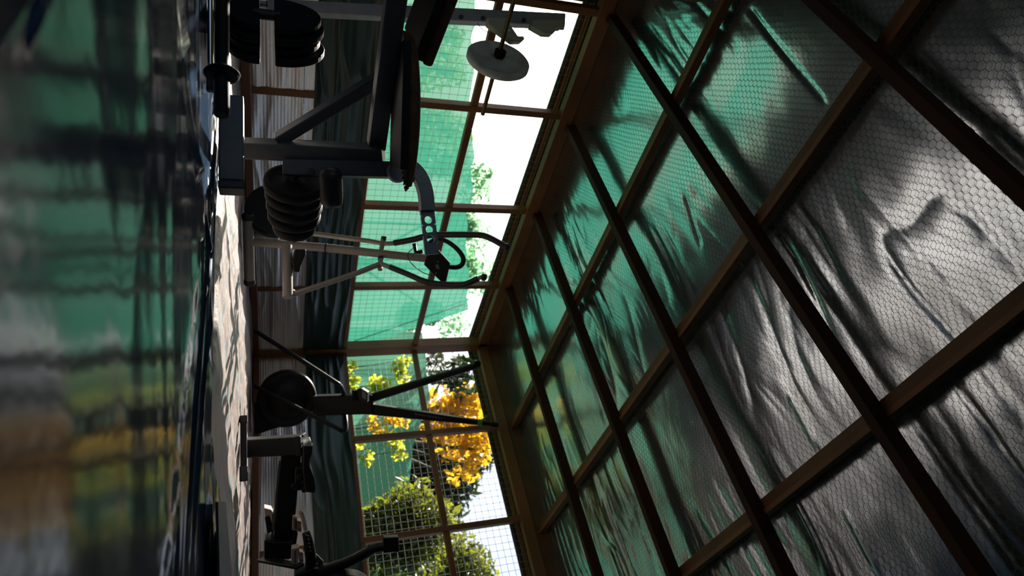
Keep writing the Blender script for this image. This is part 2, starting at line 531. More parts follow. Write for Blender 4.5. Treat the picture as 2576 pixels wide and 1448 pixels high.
# square-mesh windows: one panel of welded wire per bay
bays = [(-1, POST_L[i], POST_L[i + 1]) for i in range(2, len(POST_L) - 1)] + [(-1, POST_L[-1], -0.03)]
bays += [(1, 0.03, POST_B[0])] + [(1, POST_B[i], POST_B[i + 1]) for i in range(len(POST_B) - 1)]
for k, (side, a, b) in enumerate(bays):
    mb = MB()
    P = (lambda t, z: np.array([-0.058, t, z])) if side < 0 else (lambda t, z: np.array([t, 0.058, z]))
    rr = 0.0011 if side < 0 else 0.0015
    t = math.ceil((a + 0.012) / 0.05) * 0.05
    while t < b - 0.012:
        mb.tube([P(t, ZS), P(t, ZP + 0.03)], rr, 4, caps=False, smooth=True)
        t += 0.05
    z = ZS + 0.035
    while z < ZP + 0.02:
        mb.tube([P(a, z), P(b, z)], rr, 4, caps=False, smooth=True)
        z += 0.05
    o = mb.build('window_%d' % (k + 1), M['meshwire'])
    tag(o, None, None, kind='structure')

MB().box((-0.12, -6.45, 0.66), (-0.075, -3.09, 2.0)).build('boarding', M['wallboard'], wall_left)  # out-of-view boarding added to stop the sun through the near bays
# unseen sides of the shelter (behind and to the right of the camera): boarded up to cut stray light, rear doorway added for fill light
mb = MB()
mb.box((-0.05, -6.5, 0), (1.3, -6.42, 2.0)).box((3.5, -6.5, 0), (5.25, -6.42, 2.0)).box((1.3, -6.5, 1.88), (3.5, -6.42, 2.0))
wr = mb.build('unseen_wall_rear', M['wallboard'])
tag(wr, None, None, kind='structure')
mb = MB()
mb.box((5.20, -6.45, 0), (5.26, 0.05, 1.85))
w2 = mb.build('unseen_wall_right', M['wallboard'])
tag(w2, None, None, kind='structure')
for y in (-5.6, -4.8, -4.0, -3.2, -2.4, -1.6, -0.8):
    MB().box((5.2, y - 0.022, 0.75), (5.25, y + 0.022, 1.9)).build('post', M['wood'], w2)
MB().box((5.2, -6.4, 1.84), (5.25, 0.05, 1.99)).build('top_plate', M['wood'], w2)

# ------------------------------------------------------------------ the shelter: roof
ZR = 1.898                      # underside of the rafters
us, vs = np.arange(-0.02, 5.31, 0.012), np.arange(-6.5, 0.03, 0.008)
U, W, F = grid(us, vs)
bay = np.abs(np.sin(math.pi * (U - 0.80) / 0.862))
bayy = np.abs(np.sin(math.pi * (W + 0.796) / 0.77))
mask = np.clip(2.2 * vnoise(U * 1.5 + 3, W * 1.8, 60) - 0.6, 0, 1)
wr1 = ridged(U * 2.0 + vnoise(U * 2, W * 2, 61), W * 11 + 2.2 * vnoise(U * 1.7, W * 1.7, 62), 63) ** 2
wr2 = ridged(U * 4.5, W * 26 + 3 * vnoise(U * 3, W * 3, 64), 65) ** 2
wr3 = vnoise(U * 2.6, W * 3.0, 66)
hz = 0.010 * mask * wr1 + 0.0022 * (0.2 + mask) * wr2 + 0.010 * (wr3 - 0.5) * bay + 0.002 * vnoise(U * 9, W * 14, 67)
for (xa, ya, xb, yb, amp) in ((1880, 15, 2085, 268, 0.007), (2140, 440, 2470, 820, -0.003), (1985, 985, 2062, 1140, -0.006), (2118, 1270, 2225, 1455, -0.006), (1720, 480, 1765, 625, 0.005)):
    pa, pb = on(xa, ya, 'z', 2.01)[:2], on(xb, yb, 'z', 2.01)[:2]     # seams and creases of the lining
    dv = (pb - pa) / np.linalg.norm(pb - pa)
    along = (U - pa[0]) * dv[0] + (W - pa[1]) * dv[1]
    across = (W - pa[1]) * dv[0] - (U - pa[0]) * dv[1]
    fade = np.clip(along / 0.05, 0, 1) * np.clip((np.linalg.norm(pb - pa) - along) / 0.05, 0, 1)
    hz += amp * fade * np.exp(-(across / 0.012) ** 2)
ceiling = fast_mesh('ceiling', np.stack([U, W, 2.012 + hz - 0.010 * bay * bayy], -1).reshape(-1, 3), F, M['foil'], smooth=True)
tag(ceiling, 'wrinkled silver foil roof lining above the timber rafters', 'ceiling', kind='structure')
RAFT = [-6.1, -5.36, -4.60, -3.82, -3.065, -2.335, -1.585, -0.785]
for y in RAFT:
    MB().box((0.0, y - 0.019, ZR - 0.004), (5.2, y + 0.019, ZR + 0.060)).build('rafter', M['rafter'], ceiling, 0.002)
PURL = [0.80, 1.665, 2.53, 3.39, 4.25]
for x in PURL:
    MB().box((x - 0.029, -6.4, ZR + 0.061), (x + 0.029, 0.0, ZR + 0.100)).build('purlin', M['purlin'], ceiling, 0.003)
    MB().box((x + 0.012, -6.4, ZR + 0.052), (x + 0.030, 0.0, ZR + 0.0605)).build('purlin_strip', M['wood'], ceiling)

# chicken wire under the foil
pitch = 0.0258
sx, sy = pitch * math.sqrt(3) / 2, pitch
nx, ny = int(3.35 / sx), int(4.35 / sy)
I, J = np.meshgrid(np.arange(nx), np.arange(ny), indexing='ij')
cx = 0.02 + I * sx
cy = -4.33 + (J + 0.5 * (I % 2)) * sy
rad = pitch / math.sqrt(3)
E0, E1 = [], []
ang = [0, math.pi / 3, 2 * math.pi / 3, math.pi]
corner = [(cx + rad * math.cos(t), cy + rad * math.sin(t)) for t in ang]
for k in range(3):
    E0.append(np.stack([corner[k][0].ravel(), corner[k][1].ravel()], 1))
    E1.append(np.stack([corner[k + 1][0].ravel(), corner[k + 1][1].ravel()], 1))
E0, E1 = np.concatenate(E0), np.concatenate(E1)


def wob(p):
    q = p.copy()
    q[:, 0] += 0.008 * (vnoise(p[:, 0] * 7, p[:, 1] * 7, 71) - 0.5)
    q[:, 1] += 0.012 * (vnoise(p[:, 0] * 5, p[:, 1] * 5, 72) - 0.5)
    z = 1.9995 + 0.0035 * (vnoise(p[:, 0] * 6, p[:, 1] * 6, 73) - 0.5)
    return np.concatenate([q, z[:, None]], 1)


A, B = wob(E0), wob(E1)
keepm = (A[:, 1] < -0.02) & (A[:, 0] > 0.02)
A, B = A[keepm], B[keepm]
dd = (B - A) / np.linalg.norm(B - A, axis=1, keepdims=True)
s1 = np.cross(dd, [0, 0, 1.0])
r_ = np.where(np.abs(dd[:, :1]) > 0.95, 0.0009, 0.0005)
V, Fs = [], []
n = len(A)
for base in (A, B):
    for q in range(3):
        t = 2 * math.pi * q / 3
        V.append(base + r_ * (math.cos(t) * s1 + math.sin(t) * np.array([0, 0, 1.0])))
V = np.concatenate(V)
i = np.arange(n)
for q in range(3):
    q2 = (q + 1) % 3
    Fs.append(np.stack([i + q * n, i + q2 * n, i + (3 + q2) * n, i + (3 + q) * n], 1))
cw = fast_mesh('chicken_wire', V, np.concatenate(Fs), M['wire'], ceiling)

# overhang outside the two walls
ov = MB()
ov.box((-0.14, -6.5, 1.955), (-0.041, 0.18, 1.985)).box((-0.14, 0.041, 1.955), (5.3, 0.18, 1.985))
e = ov.build('trim_1', M['eave'])
tag(e, None, None, kind='structure')
ov = MB()
ov.box((-0.14, -6.5, 1.795), (-0.118, 0.18, 1.955)).box((-0.118, 0.158, 1.805), (5.3, 0.18, 1.955))
tag(ov.build('trim_2', M['eave'], None, 0.002), None, None, kind='structure')
ov = MB()
ov.box((-0.117, -6.5, 1.832), (-0.104, 0.10, 1.862)).box((-0.100, 0.144, 1.842), (5.3, 0.157, 1.872))
tag(ov.build('trim_3', M['batten'], None, 0.002), None, None, kind='structure')

# ------------------------------------------------------------------ weight bench (left, nearest machine)
D0 = 1.95
root = thing('weight_bench', 'dark grey weight bench with a worn brown edged seat and a bent arm with holes', 'bench', (1.52, -3.15, 0))
c0, c1 = on(583, 250, 'z', 0.040), on(583, 462, 'z', 0.040)
MB().beam(c0, c1, 0.06, 0.062).build('foot_bar', M['steel'], root, 0.004)
cc = on(583, 483, 'z', 0.040)
MB().beam(c1, cc, 0.064, 0.064).build('end_cap', M['rubber'], root, 0.004)
for y in (300, 370):
    b = MB().lathe(at(577, y, 1.915) - FWH * 0.0, -FWH, [(0.009, -0.01), (0.009, 0.012), (0.005, 0.014)], 6, False).build('bolt', M['charcoal'], root)
MB().beam(at(604, 372, D0), at(965, 388, D0), 0.052, 0.052, nrm(RTH + 0.75 * FWH)).build('upright', M['steel'], root, 0.005)
zrail = at(948, 352, D0)[2]
rA, rB = on(1018, -180, 'z', zrail), on(948, 352, 'z', zrail)
MB().beam(rA, rB + 0.02 * nrm(rB - rA), 0.055, 0.052).build('seat_rail', M['steel'], root, 0.005)
MB().beam(at(698, 352, D0 - 0.01), at(958, 196, D0 - 0.05), 0.036, 0.036, nrm(RTH + FWH)).build('brace', M['steel'], root, 0.004)
zr2 = at(705, 20, 1.9)[2]
# seat pad
rd = nrm(rB - rA)
side = nrm(np.cross(rd, ZZ))
zp = zrail + 0.032


def pad(p0, p1, wid, th, up, name, material, parent, bev):
    return MB().beam(p0, p1, wid, th, up).build(name, material, parent, bev, 3)


s0, s1_ = on(1010, 112, 'z', zp), on(1002, 424, 'z', zp)
pad(s0 + ZZ * 0.000, s1_ + ZZ * 0.000, 0.17, 0.020, ZZ, 'seat_board', M['vinyl'], root, 0.003)
st = []
seatm = MB()
N = 12
ring = []
for k in range(N + 1):
    t = k / N
    c = s0 + (s1_ - s0) * t
    hgt = 0.022 + 0.020 * math.sin(math.pi * min(1, max(0, t * 0.9 + 0.08))) ** 0.6
    hw = 0.092 * (0.86 + 0.14 * math.sin(math.pi * t))
    pts = []
    for a_ in np.linspace(0, math.pi, 9):
        pts.append(c + side * hw * math.cos(a_) + ZZ * (0.0105 + hgt * math.sin(a_) ** 0.5))
    ring.append(pts)
vsx = [p for r in ring for p in r]
fsx = [(i * 9 + j, i * 9 + j + 1, (i + 1) * 9 + j + 1, (i + 1) * 9 + j) for i in range(N) for j in range(8)]
fsx += [(i * 9 + 8, i * 9, (i + 1) * 9, (i + 1) * 9 + 8) for i in range(N)]
seatm.add(vsx, fsx, True).add(ring[0], [tuple(range(9))]).add(ring[-1], [tuple(range(8, -1, -1))])
seat = seatm.build('seat', M['brownpad'], root)
seat['label'] = 'worn brown seat cushion with a torn end'
torn = MB()
for k in range(9):
    q = s1_ + side * (-0.075 + 0.019 * k) + ZZ * 0.012
    torn.tube([q, q + rd * (0.006 + 0.012 * random.random()) + ZZ * 0.006 * random.random() - ZZ * 0.006], [0.008, 0.002], 5)
torn.build('torn_edge', M['brownpad'], seat)
# backrest pad, tilted up to the left
b0, b1 = at(1040, 112, 1.88), at(1128, -130, 1.72)
bd = nrm(b1 - b0)
bup = nrm(np.cross(np.cross(bd, ZZ), bd))
pad(b0, b1, 0.20, 0.026, bup, 'backrest_board', M['vinyl'], root, 0.004)
pad(b0 + bup * 0.026 - bd * 0.006, b1 + bup * 0.026, 0.215, 0.030, bup, 'backrest', M['brownpad'], root, 0.010)['label'] = 'brown backrest cushion tilted up'
# bent arm with three holes
arm = curve([at(992, 414, D0), at(1030, 420, D0), at(1056, 445, D0), at(1070, 485, D0), at(1074, 530, D0)], 6)
MB().tube(arm, 0.0205, square=True, ref=FWH).build('bent_arm', M['grey_steel'], root, 0.003)
ha, hb = at(1073.5, 524, D0), at(1087, 640, D0)
hm = MB().holed(ha, hb, 0.042, 0.012, np.cross(FWH, hb - ha), [0.25, 0.46, 0.67], 0.0118)
hm.build('bent_arm', M['grey_steel'], root)['label'] = 'straight end of the arm with three round holes'
MB().disc(at(1000, 432, D0 - 0.01), FWH, 0.032, 0.03).build('pivot_plate', M['grey_steel'], root, 0.003)
MB().disc(at(1036, 452, D0 - 0.026), FWH, 0.008, 0.01, 20).build('bolt', M['charcoal'], root)
MB().beam(at(990, 428, D0), at(716, 422, D0), 0.046, 0.046, RTH).build('leg_lever', M['steel'], root, 0.004)
MB().disc(at(783, 432, D0 - 0.026), FWH, 0.010, 0.01, 20).build('bolt_hole', M['rubber'], root)
ra, rb = at(831, 424, D0 - 0.06), at(835, 520, D0 - 0.02)
L_ = np.linalg.norm(rb - ra)
MB().lathe(ra, rb - ra, [(0.001, -0.004), (0.024, 0.0), (0.032, 0.012), (0.033, 0.03), (0.033, L_ - 0.03), (0.031, L_ - 0.012), (0.022, L_), (0.001, L_ + 0.003)], 32).build('foam_roller', M['foam'], root)
# peg and the plates on it
ax = nrm([0.12, 0.99, 0.0])
pc = at(742, 462, 1.99)
MB().tube([pc - ax * 0.06, pc + ax * 0.215], 0.013).build('plate_peg', M['steel'], root)
plates = [(0.000, 0.092, 0.030, 'black round weight plate on the bench peg, widest and nearest the upright'),
          (0.040, 0.087, 0.026, 'black round weight plate on the bench peg, second from the upright'),
          (0.078, 0.084, 0.028, 'black round weight plate on the bench peg, in the middle of the five'),
          (0.118, 0.080, 0.026, 'black round weight plate on the bench peg, second from its free end'),
          (0.158, 0.066, 0.030, 'black round weight plate on the bench peg, smallest, at its free end')]
for t, r, th, lab in plates:
    mb = MB().lathe(pc + ax * t, ax, [(0.0135, -th * 0.35), (0.03, -th * 0.5), (0.034, -th * 0.3), (r * 0.80, -th * 0.3), (r * 0.86, -th * 0.5), (r * 0.97, -th * 0.5), (r, -th * 0.25),
                                      (r, th * 0.2), (r * 0.96, th * 0.5), (r * 0.86, th * 0.5), (r * 0.80, th * 0.3), (0.034, th * 0.3), (0.03, th * 0.5), (0.0135, th * 0.35)], 48, ring=True)
    tag(mb.build('weight_plate', M['iron']), lab, 'weight plate', 'plates on the bench peg')

# ------------------------------------------------------------------ black half-round dumbbell weights, standing beside the bench
dax = nrm([0.06, 1.0, 0.0])
dside = nrm(np.cross(dax, ZZ))
root = thing('dumbbell', 'big black dumbbell of nested half-round plates standing behind the floor barbell', 'dumbbell', (1.45, -3.65, 0))
dc = at(671, 55, 1.80)


def half_plate(c, rx, rz, gap, th, sign, corner=0.012):
    pts = []
    zb = gap
    n_ = 22
    for k in range(n_ + 1):
        t = math.pi * k / n_
        pts.append(c + dside * rx * math.cos(t) * (1 if abs(math.cos(t)) < 0.97 else 0.985) + ZZ * sign * (zb + 0.006 + rz * math.sin(t)))
    pts = [c + dside * (rx - 0.006) + ZZ * sign * zb] + pts + [c - dside * (rx - 0.006) + ZZ * sign * zb]
    return pts


for k, (off, sc) in enumerate(((0.00, 0.90), (0.030, 0.97), (0.060, 0.90), (0.088, 1.0))):
    c = dc + dax * (off - 0.03)
    MB().prism(half_plate(c, 0.105 * sc, 0.130 * sc, 0.020, 0.02, 1), dax * 0.019).build('half_plate', M['iron'], root, 0.004)
    MB().prism(half_plate(c, 0.102 * sc, 0.084 * sc, 0.018, 0.02, -1), dax * 0.019).build('half_plate', M['iron'], root, 0.004)
MB().tube([dc + ZZ * 0.035 - dax * 0.02 - dside * 0.0, dc - ZZ * 0.035 - dax * 0.02], 0.014).build('handle', M['rubber'], root)
kn = at(660, 10, 1.88)
MB().lathe(kn, ZZ, [(0.010, -0.014), (0.012, -0.01), (0.012, 0.010), (0.010, 0.014)], 16, False).build('knurled_nut', M['chrome'], root)
MB().beam(dc - ZZ * 0.117 - dax * 0.10, dc - ZZ * 0.117 + dax * 0.03, 0.10, 0.014).build('cradle', M['rubber'], root, 0.003)

# barbell lying on the floor
zb = 0.040
p0, p1, p2 = on(560, -70, 'z', zb), on(558, 186, 'z', zb), on(556, 281, 'z', zb)
bx = nrm(p1 - p0)
root = thing('barbell', 'dark barbell lying on the floor, its collar and bare sleeve end showing', 'barbell', (*p1[:2], 0))
MB().tube([p0, p1], 0.0150, 20).build('bar', M['iron'], root)
MB().lathe(p1, bx, [(0.014, -0.008), (0.032, -0.007), (0.0385, 0.0), (0.032, 0.008), (0.014, 0.009)], 40, False).build('collar', M['iron'], root, 0.0015)
MB().lathe(p1, bx, [(0.0165, 0.0), (0.0165, np.linalg.norm(p2 - p1) - 0.004), (0.0145, np.linalg.norm(p2 - p1))], 28).build('sleeve', M['iron'], root)

# thin chrome rod with a yellow stripe in front of the barbell
q0, q1 = on(528, -60, 'z', 0.013), on(530, 226, 'z', 0.013)
root = thing('metal_rod', 'thin chrome rod with a yellow stripe lying in front of the barbell', 'rod', (*q1[:2], 0))
MB().tube([q0, q1], 0.0065, 16).build('rod', M['chrome'], root)
MB().beam(q0 + UP * 0.0055 - FWH * 0.0045, q1 + UP * 0.0055 - FWH * 0.0045, 0.004, 0.0032).build('yellow_stripe', M['yellow'], root)
MB().beam(q1 - nrm(q1 - q0) * 0.034 + UP * 0.000, q1 + nrm(q1 - q0) * 0.004, 0.020, 0.018).build('end_block', M['rubber'], root, 0.003)

# ------------------------------------------------------------------ squat stand with hooks, and the bar it holds
DS = 2.6
root = thing('squat_stand', 'grey squat stand post with a row of holes and two hooks', 'rack', at(598, 12, DS) * np.array([1, 1, 0]))
base = at(596, 14, DS)
base[2] = 0.02
top = at(1421, 55, DS)
MB().beam(base, top, 0.050, 0.050, RTH).build('post', M['grey_steel'], root, 0.004)
MB().beam(base - nrm([0, 1, 0]) * 0.30, base + nrm([0, 1, 0]) * 0.10, 0.06, 0.05).build('foot', M['steel'], root, 0.005)
for x, y in ((1103, 41), (1160, 43), (1215, 46), (1318, 51)):
    MB().disc(at(x, y, DS - 0.026), FWH, 0.009, 0.008, 20).build('adjustment_hole', M['rubber'], root)


def img_prism(pts, d, thick, name, material, parent, bev=0.003):
    c = at(sum(p[0] for p in pts) / len(pts), sum(p[1] for p in pts) / len(pts), d)
    P = []
    for x, y in pts:                    # the outline stands upright through c and goes straight back
        r = (y - 724) / FPX * RT + (x - 1288) / FPX * UP + FW
        P.append(CAM + r * (np.dot(c - CAM, FWH) / np.dot(r, FWH)))
    return MB().prism(P, FWH * thick).build(name, material, parent, bev)


hook = [(1229, 43), (1229, 59), (1290, 103.5), (1313, 103.5), (1320, 98), (1318, 91), (1303, 90), (1284, 62), (1278, 43)]
img_prism(hook, DS - 0.065, 0.04, 'hook', M['olive'], root)
hook2 = [(1338, 64), (1371, 83), (1392, 84), (1399, 76), (1396, 69), (1416, 68), (1421, 58), (1420, 49), (1342, 49)]
img_prism(hook2, DS - 0.050, 0.045, 'hook', M['olive'], root)
for x, y in ((1267, 67), (1280, 77)):
    MB().disc(at(x, y, DS - 0.067), FWH, 0.004, 0.006, 12).build('bolt', M['chrome'], root)
MB().tube(curve([at(1201, 58, DS - 0.03), at(1212, 72, DS - 0.03), at(1234, 83, DS - 0.03), at(1262, 87, DS - 0.03), at(1276, 80, DS - 0.03)]), 0.0014, 6).build('cable', M['rubber'], root)

zbar = at(1253, 150, DS - 0.1)[2]
e0, e1 = on(1312, -70, 'z', zbar), on(1214, 288, 'z', zbar)
bx = nrm(e1 - e0)
root = thing('barbell', 'thin rusty barbell resting in the hook of the squat stand', 'barbell', (*e0[:2], zbar))
MB().tube([e0, e1], 0.0085, 16).build('bar', M['brass'], root)
pd = on(1253, 152, 'z', zbar)
MB().lathe(pd - bx * 0.035, bx, [(0.0087, -0.006), (0.022, -0.006), (0.022, 0.012), (0.0087, 0.012)], 24, False).build('collar', M['iron'], root)
R_ = 0.122
mb = MB().lathe(pd, bx, [(0.010, -0.012), (0.022, -0.014), (0.030, -0.006), (R_ * 0.78, -0.005), (R_ * 0.82, -0.013), (R_ * 0.93, -0.015), (R_, -0.008), (R_, 0.008), (R_ * 0.93, 0.015),
                         (R_ * 0.82, 0.013), (R_ * 0.78, 0.005), (0.03, 0.006), (0.022, 0.014), (0.010, 0.012)], 64, ring=True)
tag(mb.build('weight_plate', M['greyplate']), 'worn grey weight plate hanging on the raised barbell against the bright sky', 'weight plate')

# ------------------------------------------------------------------ cross trainer
DE = 3.32
root = thing('cross_trainer', 'cream framed cross trainer with black swinging handles and a small console', 'cross trainer', at(606, 620, DE) * np.array([1, 1, 0]))
g0, g1 = on(624, 548, 'z', 0.030), on(628, 706, 'z', 0.030)
MB().tube([g0, g1], 0.027, 20).build('base_tube', M['cream'], root)
gd = nrm(g1 - g0)
for p, s in ((g0, -1), (g1, 1)):
    MB().lathe(p, gd * s, [(0.029, -0.008), (0.030, 0.0), (0.030, 0.016), (0.024, 0.024)], 24, False).build('end_cap', M['rubber'], root)
MB().tube([at(640, 609, DE), at(818, 623, DE), at(1090, 651, DE)], [0.021, 0.0215, 0.0205], 20).build('stem', M['cream'], root)
MB().tube([at(819, 622.8, DE), at(823, 623.2, DE)], 0.0222, 20).build('joint_ring', M['charcoal'], root)
MB().tube([at(636, 590, DE + 0.15), at(746, 586, DE + 0.12)], 0.020, 16).build('rear_brace', M['cream'], root)
MB().disc(at(690, 530, DE + 0.10), nrm(FWH + 0.3 * RTH), 0.145, 0.06, 48).build('flywheel_housing', M['plastic'], root, 0.01)
MB().tube([at(722, 618, DE - 0.14), at(724, 748, DE - 0.24)], 0.024, 18).build('pedal_bar', M['cream'], root)
img_prism([(742, 626), (770, 626), (769, 640), (757, 668), (754, 684), (739, 682), (735, 655)], DE - 0.22, 0.10, 'pedal', M['plastic'], root, 0.006)
# left-hand arm (far)
MB().tube([at(790, 588, DE + 0.06), at(930, 606, DE + 0.03), at(962, 612, DE + 0.02)], 0.0125, 14).build('link_arm', M['cream'], root)
MB().tube([at(964, 600, DE + 0.02), at(959, 634, DE)], 0.0125, 16).build('pivot_axle', M['cream'], root)
MB().tube([at(966, 594, DE + 0.02), at(965, 605, DE + 0.02)], 0.014, 16).build('axle_cap', M['rubber'], root)
MB().tube(curve([at(962, 612, DE + 0.02), at(985, 612, DE + 0.0), at(1000, 609, DE)], 4), 0.012, 12).build('handle_tube', M['cream'], root)
MB().tube(curve([at(992, 611, DE), at(1040, 602, DE - 0.02), at(1078, 592, DE - 0.04), at(1110, 590, DE - 0.06), at(1180, 590, DE - 0.10), at(1215, 592, DE - 0.12), at(1240, 602, DE - 0.14), at(1272, 620, DE - 0.16)], 7), 0.0155, 14).build('handle_grip', M['foam'], root)
MB().lathe(at(1270, 619, DE - 0.16), at(1285, 627, DE - 0.17) - at(1270, 619, DE - 0.16), [(0.016, 0), (0.019, 0.004), (0.019, 0.018), (0.012, 0.026)], 18).build('end_cap', M['rubber'], root)
# right-hand arm (near)
MB().tube([at(733, 742, DE - 0.20), at(905, 684, DE - 0.12), at(955, 664, DE - 0.08)], 0.0135, 14).build('link_arm', M['cream'], root)
MB().tube([at(959, 648, DE - 0.02), at(956, 677, DE - 0.08)], 0.0125, 16).build('pivot_axle', M['cream'], root)
MB().tube([at(958, 648, DE - 0.02), at(957.5, 653, DE - 0.03)], 0.0145, 16).build('axle_cap', M['rubber'], root)
MB().lathe(at(733, 730, DE - 0.20), RTH, [(0.014, -0.004), (0.018, 0.0), (0.018, 0.020), (0.012, 0.026)], 18, False).build('knob', M['chrome'], root)
MB().tube([at(955, 662, DE - 0.08), at(985, 673, DE - 0.09)], 0.012, 12).build('handle_tube', M['cream'], root)
MB().tube(curve([at(981, 671, DE - 0.09), at(1030, 691, DE - 0.11), at(1062, 705, DE - 0.13), at(1090, 712, DE - 0.14), at(1130, 716, DE - 0.16), at(1162, 716, DE - 0.18), at(1180, 711, DE - 0.19), at(1203, 700, DE - 0.2)], 7), 0.0145, 14).build('handle_grip', M['foam'], root)
MB().tube([at(1198, 702, DE - 0.2), at(1217, 694, DE - 0.21)], 0.010, 12).build('handle_tube', M['cream'], root)
MB().lathe(at(1213, 696, DE - 0.21), RTH * 0.2 + UP, [(0.010, -0.004), (0.017, 0.0), (0.017, 0.016), (0.010, 0.022)], 16).build('end_cap', M['rubber'], root)
# fixed loop handle
MB().tube(curve([at(1070, 620, DE), at(1098, 601, DE + 0.02), at(1125, 607, DE + 0.02), at(1150, 626, DE + 0.02), at(1165, 648, DE + 0.02), at(1162, 665, DE + 0.02), at(1148, 672, DE + 0.02), at(1118, 670, DE + 0.01)], 7), 0.0125, 14).build('loop_handle', M['foam'], root)
MB().tube([at(1042, 612, DE + 0.01), at(1046, 634, DE + 0.01), at(1064, 632, DE + 0.01)], 0.011, 10).build('bracket', M['plastic'], root)
con = MB()
P_ = [at(x, y, DE - 0.06) for x, y in ((1078, 629), (1097, 622), (1131, 660), (1119, 715), (1112, 711), (1066, 665))]
con.prism(P_, FW * 0.05)
console = con.build('console', M['plastic'], root, 0.004)
img_prism([(1096, 666), (1103, 664), (1105, 674), (1098, 676)], DE - 0.066, 0.005, 'screen', M['screen'], console, 0)
for x, y in ((1101, 658), (1097, 687), (1104, 675)):
    MB().disc(at(x, y, DE - 0.062), FWH, 0.0035, 0.006, 10).build('button', M['beige'], console)
MB().tube(curve([at(1040, 622, DE - 0.03), at(1026, 640, DE - 0.05), at(1035, 662, DE - 0.06), at(1062, 684, DE - 0.06), at(1090, 694, DE - 0.06)]), 0.0022, 6).build('cable', M['rubber'], root)

# ------------------------------------------------------------------ Y-shaped air machine in the corner
DY = 4.45
root = thing('exercise_machine', 'black Y shaped exercise machine with a round flywheel and lime green ties', 'exercise machine', at(640, 1000, DY) * np.array([1, 1, 0]))
fw_c = at(722, 1001, DY)
MB().lathe(fw_c, -FWH, [(0.001, -0.07), (0.17, -0.07), (0.19, -0.05), (0.192, 0.03), (0.18, 0.05), (0.155, 0.052), (0.150, 0.040), (0.135, 0.038), (0.130, 0.046), (0.04, 0.05), (0.001, 0.05)], 64).build('flywheel_housing', M['plastic'], root)
img_prism([(640, 1010), (700, 1050), (716, 1072), (690, 1078), (648, 1092), (640, 1092)], DY - 0.02, 0.10, 'base', M['plastic'], root, 0.006)
up_m = nrm(at(940, 1014, DY) - at(790, 1018, DY))
MB().beam(at(790, 1018, DY), at(942, 1014, DY), 0.10, 0.132, RTH).build('mast', M['charcoal'], root, 0.012)
MB().beam(at(925, 1003, DY), at(1200, 918, DY - 0.02), 0.060, 0.062, FWH, 0.045, 0.05).build('arm', M['charcoal'], root, 0.02)
MB().beam(at(922, 1026, DY), at(1248, 1067, DY - 0.02), 0.06, 0.076, RTH, 0.04, 0.026).build('arm', M['charcoal'], root, 0.006)
MB().disc(at(1199, 914, DY - 0.02), FWH, 0.024, 0.05, 20).build('arm_end', M['plastic'], root)
MB().beam(at(1235, 1066, DY - 0.02), at(1254, 1068, DY - 0.02), 0.04, 0.034, RTH).build('arm_end', M['plastic'], root, 0.004)
lt = MB()
for k in range(14):
    x = 1044 + k * 5.0
    hh = (2.6, 1.6, 1.8, 1.6, 2.2, 1.6, 1.8, 2.6, 1.6, 2.4, 2.6, 1.6, 0.9, 0.8)[k]
    yc = 1041 + k * 0.78
    P_ = [at(xx, yy, DY - 0.036) for xx, yy in ((x, yc - hh), (x + 1.6, yc - hh), (x + 3.2, yc + hh), (x + 1.6, yc + hh))]
    lt.prism(P_, FW * 0.002)
lt.build('lettering', M['letter'], root)
MB().tube(curve([at(1193, 912, DY - 0.05), at(1183, 907, DY - 0.05), at(1168, 902, DY - 0.05), at(1163, 895, DY - 0.05)]), [0.012] * 4 + [0.014] * 21, 10).build('tie', M['lime'], root)
t2 = MB().tube(curve([at(1226, 1046, DY - 0.06), at(1218, 1053, DY - 0.06), at(1208, 1060, DY - 0.06)], 5), 0.010, 10)
t2.beam(at(1208, 1055, DY - 0.06), at(1207, 1072, DY - 0.06), 0.012, 0.034, UP)
t2.build('tie', M['lime'], root, 0.003)
mo = MB().beam(at(887, 994, DY - 0.12), at(905, 992, DY - 0.10), 0.07, 0.05, FWH)
mo.prism([at(x, y, DY - 0.17) for x, y in ((897, 978), (909, 976), (925, 986), (924, 1011), (911, 1013), (903, 1006))], FW * 0.05)
mo = mo.build('monitor', M['plastic'], root, 0.004)
img_prism([(910, 981), (922, 988), (921, 1005), (911, 1000)], DY - 0.175, 0.006, 'screen', M['screen'], mo, 0)
MB().tube(curve([at(640, 831, DY - 0.15), at(748, 899, DY - 0.15), at(838, 957, DY - 0.15), at(854, 968, DY - 0.12), at(863, 984, DY - 0.05), at(867, 1004, DY + 0.08)], 7), 0.0145, 14).build('side_leg', M['charcoal'], root)
MB().tube(curve([at(640, 970, DY - 0.15), at(748, 1025, DY - 0.16), at(845, 1075, DY - 0.16), at(862, 1084, DY - 0.15), at(870, 1078, DY - 0.12), at(870, 1060, DY - 0.04), at(869, 1036, DY + 0.08)], 7), 0.0145, 14).build('side_leg', M['charcoal'], root)

# ------------------------------------------------------------------ rowing machine
DR = 2.98
root = thing('rowing_machine', 'black rowing machine with beige footplates, a padded seat and a small monitor', 'rowing machine', at(605, 1125, DR) * np.array([1, 1, 0]))
f0, f1 = on(613, 1052, 'z', 0.020), on(613, 1176, 'z', 0.020)
MB().beam(f0, f1, 0.04, 0.026).build('rear_foot', M['plastic'], root, 0.004)
fd = nrm(f1 - f0)
MB().beam(f1 - fd * 0.008, f1 + fd * 0.055, 0.046, 0.032).build('foot_cap', M['rubber'], root, 0.004)
MB().beam(f0 - fd * 0.012, f0 + fd * 0.02, 0.046, 0.032).build('foot_cap', M['rubber'], root, 0.004)
MB().beam(at(617, 1125, DR), at(757, 1117, DR), 0.07, 0.082, RTH).build('rear_post', M['charcoal'], root, 0.006)
MB().beam(at(750, 1117, DR), at(764, 1116, DR), 0.085, 0.090, RTH).build('post_cap', M['plastic'], root, 0.004)
